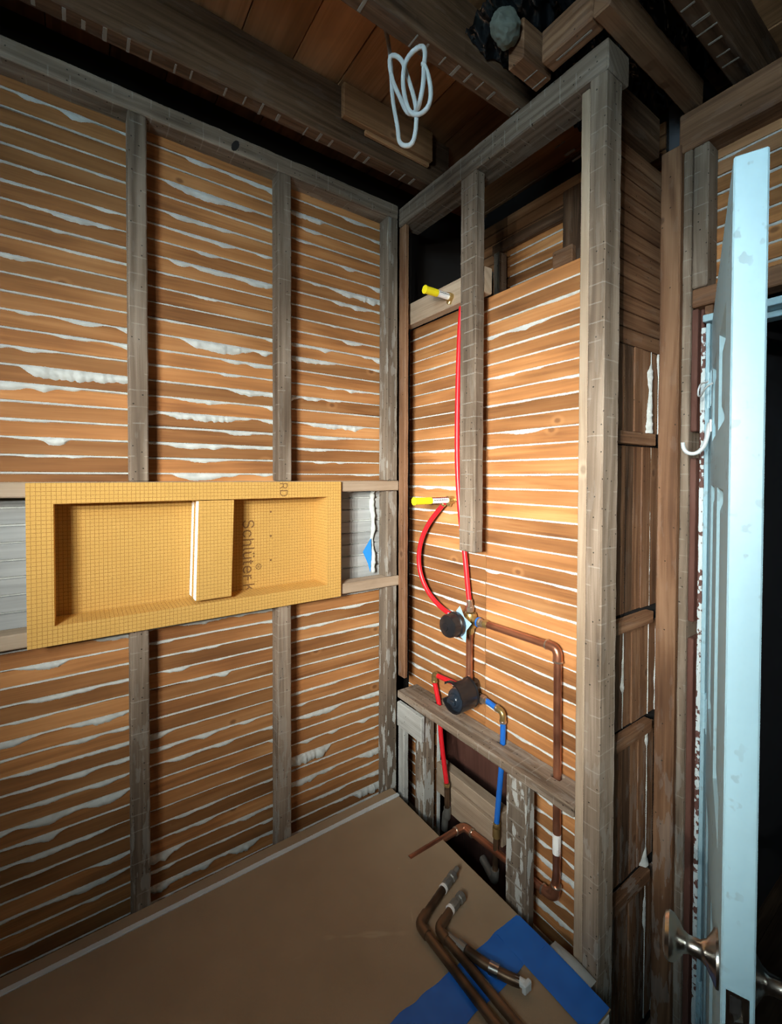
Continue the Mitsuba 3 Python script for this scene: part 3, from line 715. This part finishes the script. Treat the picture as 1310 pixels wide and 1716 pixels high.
# red pipes
rm = thing('red_pipe', 'long red plastic pipe behind the cut-off stud running down to the upper valve', 'pipe', 'plastic water pipes')
pipe('tube', spline([(.262, YP, 2.20), (.254, YP, 2.108), (.247, YP, 1.95), (.2445, YP, 1.80), (.246, YP, 1.68), (.254, YP, 1.567), (.267, YP, 1.468), (.286, YP, 1.36), (.302, YP, 1.245), (.308, YP, 1.212)], 50), RP, 'mat_red', rm)
ring(rm, (.307, YP, 1.222), (0, 0, 1), .0108, .010, 'mat_solder')
rl = thing('red_pipe', 'curved red plastic pipe from the lower yellow-capped stub to the upper valve', 'pipe', 'plastic water pipes')
pipe('tube', spline([(.190, YP, 1.545), (.172, YP - .003, 1.526), (.108, YP - .012, 1.455), (.070, YP - .016, 1.383), (.062, YP - .016, 1.303), (.084, YP - .012, 1.240), (.124, YP - .006, 1.194), (.190, YP, 1.160), (.285, YP, 1.150)], 50), RP, 'mat_red', rl)
ring(rl, (.179, YP - .002, 1.534), (.6, .1, .8), .0105, .009)
rs = thing('red_pipe', 'short red plastic pipe from the lower valve down through the flat board', 'pipe', 'plastic water pipes')
pipe('tube', spline([(.164, YP, .80), (.168, YP, .72), (.184, YP, .63), (.200, YP, .555)], 20), RP, 'mat_red', rs)
pipe('upper_tube', rounded([(.164, YP, .802), (.140, YP - .005, .888), (.140, YP - .005, .905)], .01), RP, 'mat_red', rs)
pipe('upper_tube', [(.150, YP - .005, .918), (.262, YP, .924)], RP, 'mat_red', rs)
pipe('elbow', rounded([(.139, YP - .005, .895), (.138, YP - .005, .918), (.158, YP - .005, .919)], .009), .0102, 'mat_brass', rs)
ring(rs, (.1395, YP - .005, .893), (0, 0, 1), .0115, .006)
ring(rs, (.201, YP, .548), (0, 0, 1), .0108, .012)
pipe('copper_end', [(.201, YP, .552), (.204, YP, .455)], .0090, 'mat_old_copper', rs)
pipe('drop_elbow', rounded([(.204, YP, .470), (.205, YP, .432), (.175, YP + .02, .425), (.168, YP + .02, .36)], .012), .0125, 'mat_grey_metal', rs)
bp = thing('blue_pipe', 'blue plastic pipe from the lower valve down through the flat board', 'pipe', 'plastic water pipes')
pipe('upper_tube', [(.384, YP, .922), (.432, YP, .916)], RP, 'mat_blue_pipe', bp)
pipe('elbow', rounded([(.424, YP, .918), (.4515, YP, .914), (.4515, YP, .882)], .013), .0100, 'mat_brass', bp)
ring(bp, (.428, YP, .917), (1, 0, 0), .0112, .006, 'mat_solder')
ring(bp, (.4515, YP, .886), (0, 0, 1), .0112, .006, 'mat_solder')
shape('nut', lathe([(0, 0), (.014, 0), (.014, .012), (.0105, .014), (.0105, .024), (0, .024)], (.364, YP, .921), (1, 0, -.05), 8), 'mat_solder', parent=bp)
pipe('tube', spline([(.4515, YP, .888), (.451, YP, .82), (.446, YP, .74), (.430, YP, .562)], 20), RP, 'mat_blue_pipe', bp)
ring(bp, (.4305, YP, .556), (0, 0, 1), .0112, .010)
shape('coupling', lathe([(0, 0), (.0118, 0), (.0118, .03), (0, .03)], (.4285, YP, .515), (0, 0, 1), 16), 'mat_brass', smooth=40, parent=bp)
pipe('copper_end', [(.429, YP, .52), (.424, YP, .395)], .0090, 'mat_old_copper', bp)
pipe('drop_elbow', rounded([(.4245, YP, .41), (.423, YP, .372), (.345, YP + .03, .372)], .014), .0125, 'mat_grey_metal', bp)
# capped stubs
def stub(x, z, y0, y1, label):
    t = thing('capped_stub', label, 'pipe stub', 'capped pipe stubs')
    L = y0 - y1
    shape('tube', sweep([(x, y0, z), (x, y1, z)], .0105, 18), 'mat_label', smooth=40, parent=t)
    shape('yellow_cap', lathe([(0, 0), (.0120, 0), (.0120, L * .42), (.0135, L * .425), (.0135, L * .45), (0, L * .46)], (x, y0 - L * .55, z), (0, -1, 0), 24), 'mat_yellow', smooth=35, parent=t)
    a = np.linspace(-.9, .9, 9)
    def band(a0, a1, s0, s1, r, mat, nm):
        a = np.linspace(a0, a1, 8)
        V = np.concatenate([np.stack([x + r * np.sin(a), np.full(8, y0 - L * s), z + r * np.cos(a)], 1) for s in (s0, s1)])
        i = np.arange(7)
        shape(nm, trimesh.Trimesh(V, np.concatenate([np.stack([i, i + 1, i + 9], 1), np.stack([i, i + 9, i + 8], 1)]), process=False), mat, parent=t)
    band(.15, .75, .02, .55, .01075, 'mat_maroon', 'stripe')
    band(-.6, .15, .30, .55, .01075, 'mat_yellow', 'stripe')
    for k in range(7):
        s = .14 + k * .055
        band(1.25, 1.6, s, s + .03, .01075, 'mat_ink', 'print')
    e = shape('ear_elbow', cat(lathe([(0, -.012), (.014, -.012), (.014, .014), (0, .014)], (x, y0, z), (0, -1, 0), 16), cbox(x - .026, x + .030, y0 + .010, y0 + .014, z - .006, z + .006),
              rod((x, y0 + .002, z), (x - .010, y0 + .002, z - .018), .011)), 'mat_brass', smooth=30, parent=t)
    for dx in (-.020, .024):
        shape('screw', lathe([(0, 0), (.004, 0), (.0045, .002), (.002, .004), (0, .004)], (x + dx, y0 + .009, z), (0, -1, 0), 12), 'mat_brass', parent=e)
    return t
stub(.245, 2.226, .088, -.025, 'upper stub with a bright yellow cap on the pale block behind the cut-off stud')
stub(.200, 1.549, .130, -.030, 'lower stub with a bright yellow cap above the curved red pipe')

# ------------------------------------------------------------------ loose copper assemblies on the cover board
ZP = .4775
def fitting(parent, p, d, mat='mat_grey_metal', r=.013):
    d = np.asarray(d, float) / np.linalg.norm(d)
    q = np.asarray(p, float)
    shape('fitting', cat(lathe([(0, -.004), (r * .85, -.004), (r, .0), (r, .018), (r * .8, .021), (r * .8, .030), (r * 1.05, .032), (r * 1.05, .046), (r * .75, .05), (0, .05)], q, d, 8)), mat, parent=parent)
    shape('collar', lathe([(r * .6, -.012), (r * .95, -.012), (r * .95, -.004), (r * .6, -.004)], q, d, 16), 'mat_label', smooth=40, parent=parent, label='white tape collar')
ta = thing('copper_assembly', 'loose L-shaped old copper tube on the brown board, the one nearer the tub edge', 'pipe', 'loose copper pieces on the tub cover')
pipe('tube', rounded([(1.02, -.180, ZP), (.512, -.190, ZP), (.492, -.128, ZP)], .016), .0105, 'mat_old_copper', ta)
fitting(ta, (.490, -.122, ZP), (-.2, 1, 0))
pipe('elbow', rounded([(.545, -.1893, ZP), (.512, -.190, ZP), (.503, -.160, ZP)], .015), .0128, 'mat_old_copper', ta)
tb = thing('copper_assembly', 'loose L-shaped old copper tube on the brown board, the one farther from the tub edge', 'pipe', 'loose copper pieces on the tub cover')
pipe('tube', rounded([(1.0, -.222, ZP), (.474, -.222, ZP), (.436, -.105, ZP)], .016), .0105, 'mat_old_copper', tb)
fitting(tb, (.433, -.096, ZP), (-.3, 1, 0))
shape('stem', rod((.420, -.056, ZP), (.414, -.030, ZP + .006), .007), 'mat_grey_metal', smooth=40, parent=tb)
pipe('elbow', rounded([(.508, -.222, ZP), (.474, -.222, ZP), (.463, -.190, ZP)], .015), .0128, 'mat_old_copper', tb)
tc = thing('loose_valve', 'loose copper piece with grey and chrome fittings lying on the blue tape', 'pipe', 'loose copper pieces on the tub cover')
pipe('tube', spline([(.592, -.170, ZP + .004), (.632, -.158, ZP + .004), (.672, -.142, ZP + .004), (.712, -.120, ZP + .006)], 16), .0112, 'mat_old_copper', tc)
shape('grey_end', lathe([(0, 0), (.0085, 0), (.0085, .028), (.0125, .030), (.0125, .052), (0, .052)], (.540, -.182, ZP + .003), (1, .22, 0), 12), 'mat_grey_metal', parent=tc)
shape('chrome_ring', lathe([(0, 0), (.0135, 0), (.0135, .022), (0, .022)], (.650, -.152, ZP + .004), (1, .45, 0), 18), 'mat_nickel', smooth=40, parent=tc)
shape('white_end', cat(sweep([(.684, -.137, ZP + .006), (.712, -.121, ZP + .008), (.727, -.117, ZP + .01)], .009, 10), cbox(.722, .733, -.128, -.104, ZP - .004, ZP + .018, .004)), 'mat_white', parent=tc, label='white plaster-crusted end')

# ------------------------------------------------------------------ ceiling odds and ends
cy = -.30
cab = [(.420, 2.750), (.425, 2.70), (.443, 2.56), (.482, 2.45), (.520, 2.392), (.538, 2.384), (.544, 2.43), (.528, 2.50), (.500, 2.585), (.482, 2.626), (.466, 2.635), (.458, 2.60), (.474, 2.545), (.506, 2.485), (.545, 2.462), (.571, 2.455), (.585, 2.475),
       (.578, 2.53), (.566, 2.585), (.548, 2.606), (.526, 2.60), (.514, 2.56), (.520, 2.50), (.545, 2.452), (.573, 2.452), (.588, 2.49), (.576, 2.54)]
cpts = spline([(x, cy + (.012 * math.sin(i * 1.1)), z) for i, (x, z) in enumerate(cab)], 150)
cpts = np.vstack([spline([(.395, -.275, ZC - .002), (.408, -.290, 2.775), (.4185, cy, 2.757)], 8)[:-1], cpts])
shape('white_cable', sweep(cpts, .0052, 10), 'mat_white', smooth=True, label='looped white cable hanging from the ceiling boards', category='cable')
cg = spline([(.952, -.03, 2.80 - .02), (.96, .0, 2.70), (.99, .06, 2.655), (1.04, .09, 2.65), (1.10, .06, 2.68), (1.13, .02, 2.77)], 40)
shape('grey_conduit', sweep(cg, .008, 10), 'mat_grey_metal', smooth=True, label='loop of grey flexible conduit between the joists at the top right', category='conduit')
gx, gy = np.meshgrid(np.linspace(.560, .905, 80), np.linspace(-.16, .52, 130), indexing='ij')
q = np.stack([gx * 26 + gy * 9, gy * 7, gx * 0], -1)
r1, r2 = meshkit.fbm(q, 4, 3), meshkit.fbm(q * [1.7, 2.2, 1] + 9, 3, 8)
gz = 2.735 + .075 * (r1 - .5) + .07 * np.abs(r2 - .5) - .05 * np.clip((.64 - gx) / .08, 0, 1)
gz = np.maximum(gz, 2.703 * ((gx > .60) & (gx < .845)) )
shape('black_plastic', sheet(gx, gy, np.minimum(gz, ZC - .006), .0006), 'mat_plastic_sheet', smooth=True, label='crumpled black plastic sheeting stuffed between the ceiling joists', category='plastic sheet')
ins = trimesh.creation.icosphere(4, 1.0)
ins.vertices *= (1 + .5 * (meshkit.fbm(ins.vertices * 2.2, 4, 5) - .5))[:, None]
ins.vertices = ins.vertices * [.030, .038, .038] + [.632, -.098, 2.690]
shape('insulation_clump', ins, 'mat_insulation', smooth=True, label='grey clump of insulation beside the black plastic above the top plate', category='insulation')

# ------------------------------------------------------------------ door, jamb, hardware
ANG = math.radians(20.99)
dirv, per, b0 = np.array([-math.sin(ANG), math.cos(ANG), 0]), np.array([math.cos(ANG), math.sin(ANG), 0]), np.array([1.1393, -.2605, 0])
DW, DT, DH = .711, .035, 2.031
RD = np.eye(4)
RD[:3, 0], RD[:3, 1], RD[:3, 2], RD[:3, 3] = dirv, per, (0, 0, 1), b0
def dl(m):
    """Door coordinates (u from the free edge, w through the leaf, z) to the room; the frame is left-handed, so the faces turn."""
    m = m.copy()
    m.vertices = m.vertices @ RD[:3, :3].T + b0
    m.faces = m.faces[:, ::-1]
    return m
leaf = cbox(0, DW, 0, DT, .012, DH, .002)
panels = [(a, b, c, d) for a, b in ((.112, .302), (.409, .599)) for c, d in ((1.715, 1.888), (1.075, 1.612), (.24, .86))]
mleaf = M(leaf)
for u0, u1, p0, p1 in panels:
    for side in (0, 1):
        w0 = 0 if side == 0 else DT
        sg_ = 1 if side == 0 else -1
        frus = lambda g0, d0, g1, d1: hull([(u, w0 + sg_ * d0, z) for u in (u0 + g0, u1 - g0) for z in (p0 + g0, p1 - g0)] + [(u, w0 + sg_ * d1, z) for u in (u0 + g1, u1 - g1) for z in (p0 + g1, p1 - g1)])
        mleaf = mleaf - M(frus(-.001, -.001, .010, .010))
        mleaf = mleaf + M(frus(.018, .0105, .040, .003))
leafm = man(mleaf - M(cbox(-.01, .004, .0055, .0295, .920, .975, .0005)))
do = thing('door_1', None, None)
labels[do] = {'kind': 'structure', 'label': 'white painted panelled door standing open with its edge towards the viewer'}
shape('door_leaf', dl(leafm), 'mat_door', parent=do)
lp = shape('latch_plate', dl(cbox(.0025, .0042, .0056, .0294, .9205, .9745, .0003)), 'mat_nickel', parent=do)
shape('latch_hole', dl(cbox(.0015, .0027, .0095, .0215, .945, .968, .0003)), 'mat_void', parent=lp)
shape('latch_bolt', dl(hull([(.003, .012, .928), (.003, .023, .928), (.003, .012, .948), (.003, .023, .948), (-.008, .014, .931), (-.004, .023, .931), (-.008, .014, .946), (-.004, .023, .946)])), 'mat_nickel', parent=lp)
KP = [(0, 0), (.034, 0), (.0335, .003), (.026, .007), (.016, .013), (.0115, .020), (.0108, .034), (.0135, .040), (.022, .046), (.0285, .052), (.0300, .058), (.0270, .063), (.016, .066), (0, .0665)]
kc = b0 + dirv * .062 + np.array([0, 0, .955])
for sgn, nm, off in ((-1, 'knob', 0), (1, 'knob', DT)):
    k = shape('knob', lathe(KP, kc + per * (off + sgn * .0003), per * sgn, 40), 'mat_nickel', smooth=35, parent=do, label='satin nickel knob')
# hinges: painted over, three of them at the far edge
for z in (1.855, 1.02, .25):
    hk = numbered(do + '__hinge')
    kn = []
    c = b0 + dirv * (DW + .004) - per * .006
    for i, (a, b) in enumerate(((0, .018), (.019, .036), (.037, .055), (.056, .074), (.075, .092))):
        kn.append(rod(c + [0, 0, z - .046 + a], c + [0, 0, z - .046 + b], .0058, 14))
    kn.append(dl(cbox(DW - .032, DW + .002, -.0022, -.0002, z - .045, z + .045, .0005)))
    scene[hk] = mikit.ply(cat(*kn), 'mat_door', smooth=35)
# hooks on the door face
def hook(pts, r, label):
    q = spline([b0 + dirv * u + per * w + np.array([0, 0, z]) for u, w, z in pts], 30)
    return q
hk = thing('coat_hook', 'thick white J-shaped hook on the room face of the door below the hinge', 'hook')
q = hook([(.60, -.004, 1.760), (.60, -.008, 1.738), (.60, -.012, 1.716), (.602, -.020, 1.698), (.604, -.034, 1.688), (.606, -.050, 1.692), (.607, -.057, 1.706), (.607, -.058, 1.716)], .004, '')
shape('hook', sweep(q, np.linspace(.0055, .0045, 30), 10), 'mat_white', smooth=True, parent=hk)
shape('base', dl(cbox(.592, .608, -.006, -.0003, 1.738, 1.768, .002)), 'mat_white', parent=hk)
hk2 = thing('wire_hook', 'thin white curled hook beside the upper door hinge', 'hook')
q = hook([(.56, -.001, 1.847), (.57, -.010, 1.843), (.60, -.020, 1.832), (.64, -.026, 1.831), (.66, -.028, 1.843), (.66, -.026, 1.857), (.64, -.018, 1.863), (.61, -.010, 1.861)], .002, '')
shape('wire', sweep(q, .0022, 8), 'mat_white', smooth=True, parent=hk2)
# jamb
j0, j1 = .8635, .8805
jb = thing('trim_1', None, None)
labels[jb] = {'kind': 'structure', 'label': 'white painted door jamb with chipped brown edges'}
shape('side_jamb', rough_up(cbox(j0 + .008, j1, YD + .001, YD + .12, 0, 2.028, .0015), .0006, 30, 4, .05), 'mat_door', 'z', parent=jb)
shape('chipped_edge', rough_up(cbox(j0 - .002, j0 + .0078, YD - .001, YD + .10, 0, 2.020, .0015), .0016, 40, 6, .02), 'mat_chipped', parent=jb)
shape('side_jamb', cbox(1.602, 1.622, YD + .001, YD + .12, 0, 2.028, .0015), 'mat_door', parent=jb)
shape('head_jamb', cbox(j0, 1.622, YD + .001, YD + .12, 2.034, 2.052, .0015), 'mat_door', parent=jb)
shape('head_stop', cbox(j1 + .001, 1.60, YD + .045, YD + .085, 2.018, 2.033, .0015), 'mat_door', parent=jb)
shape('shim', rough_up(cbox(j0 + .004, j0 + .022, YD + .004, YD + .05, 2.0525, 2.0745, .001), .001, 40, 2), 'mat_redwood', parent=jb)
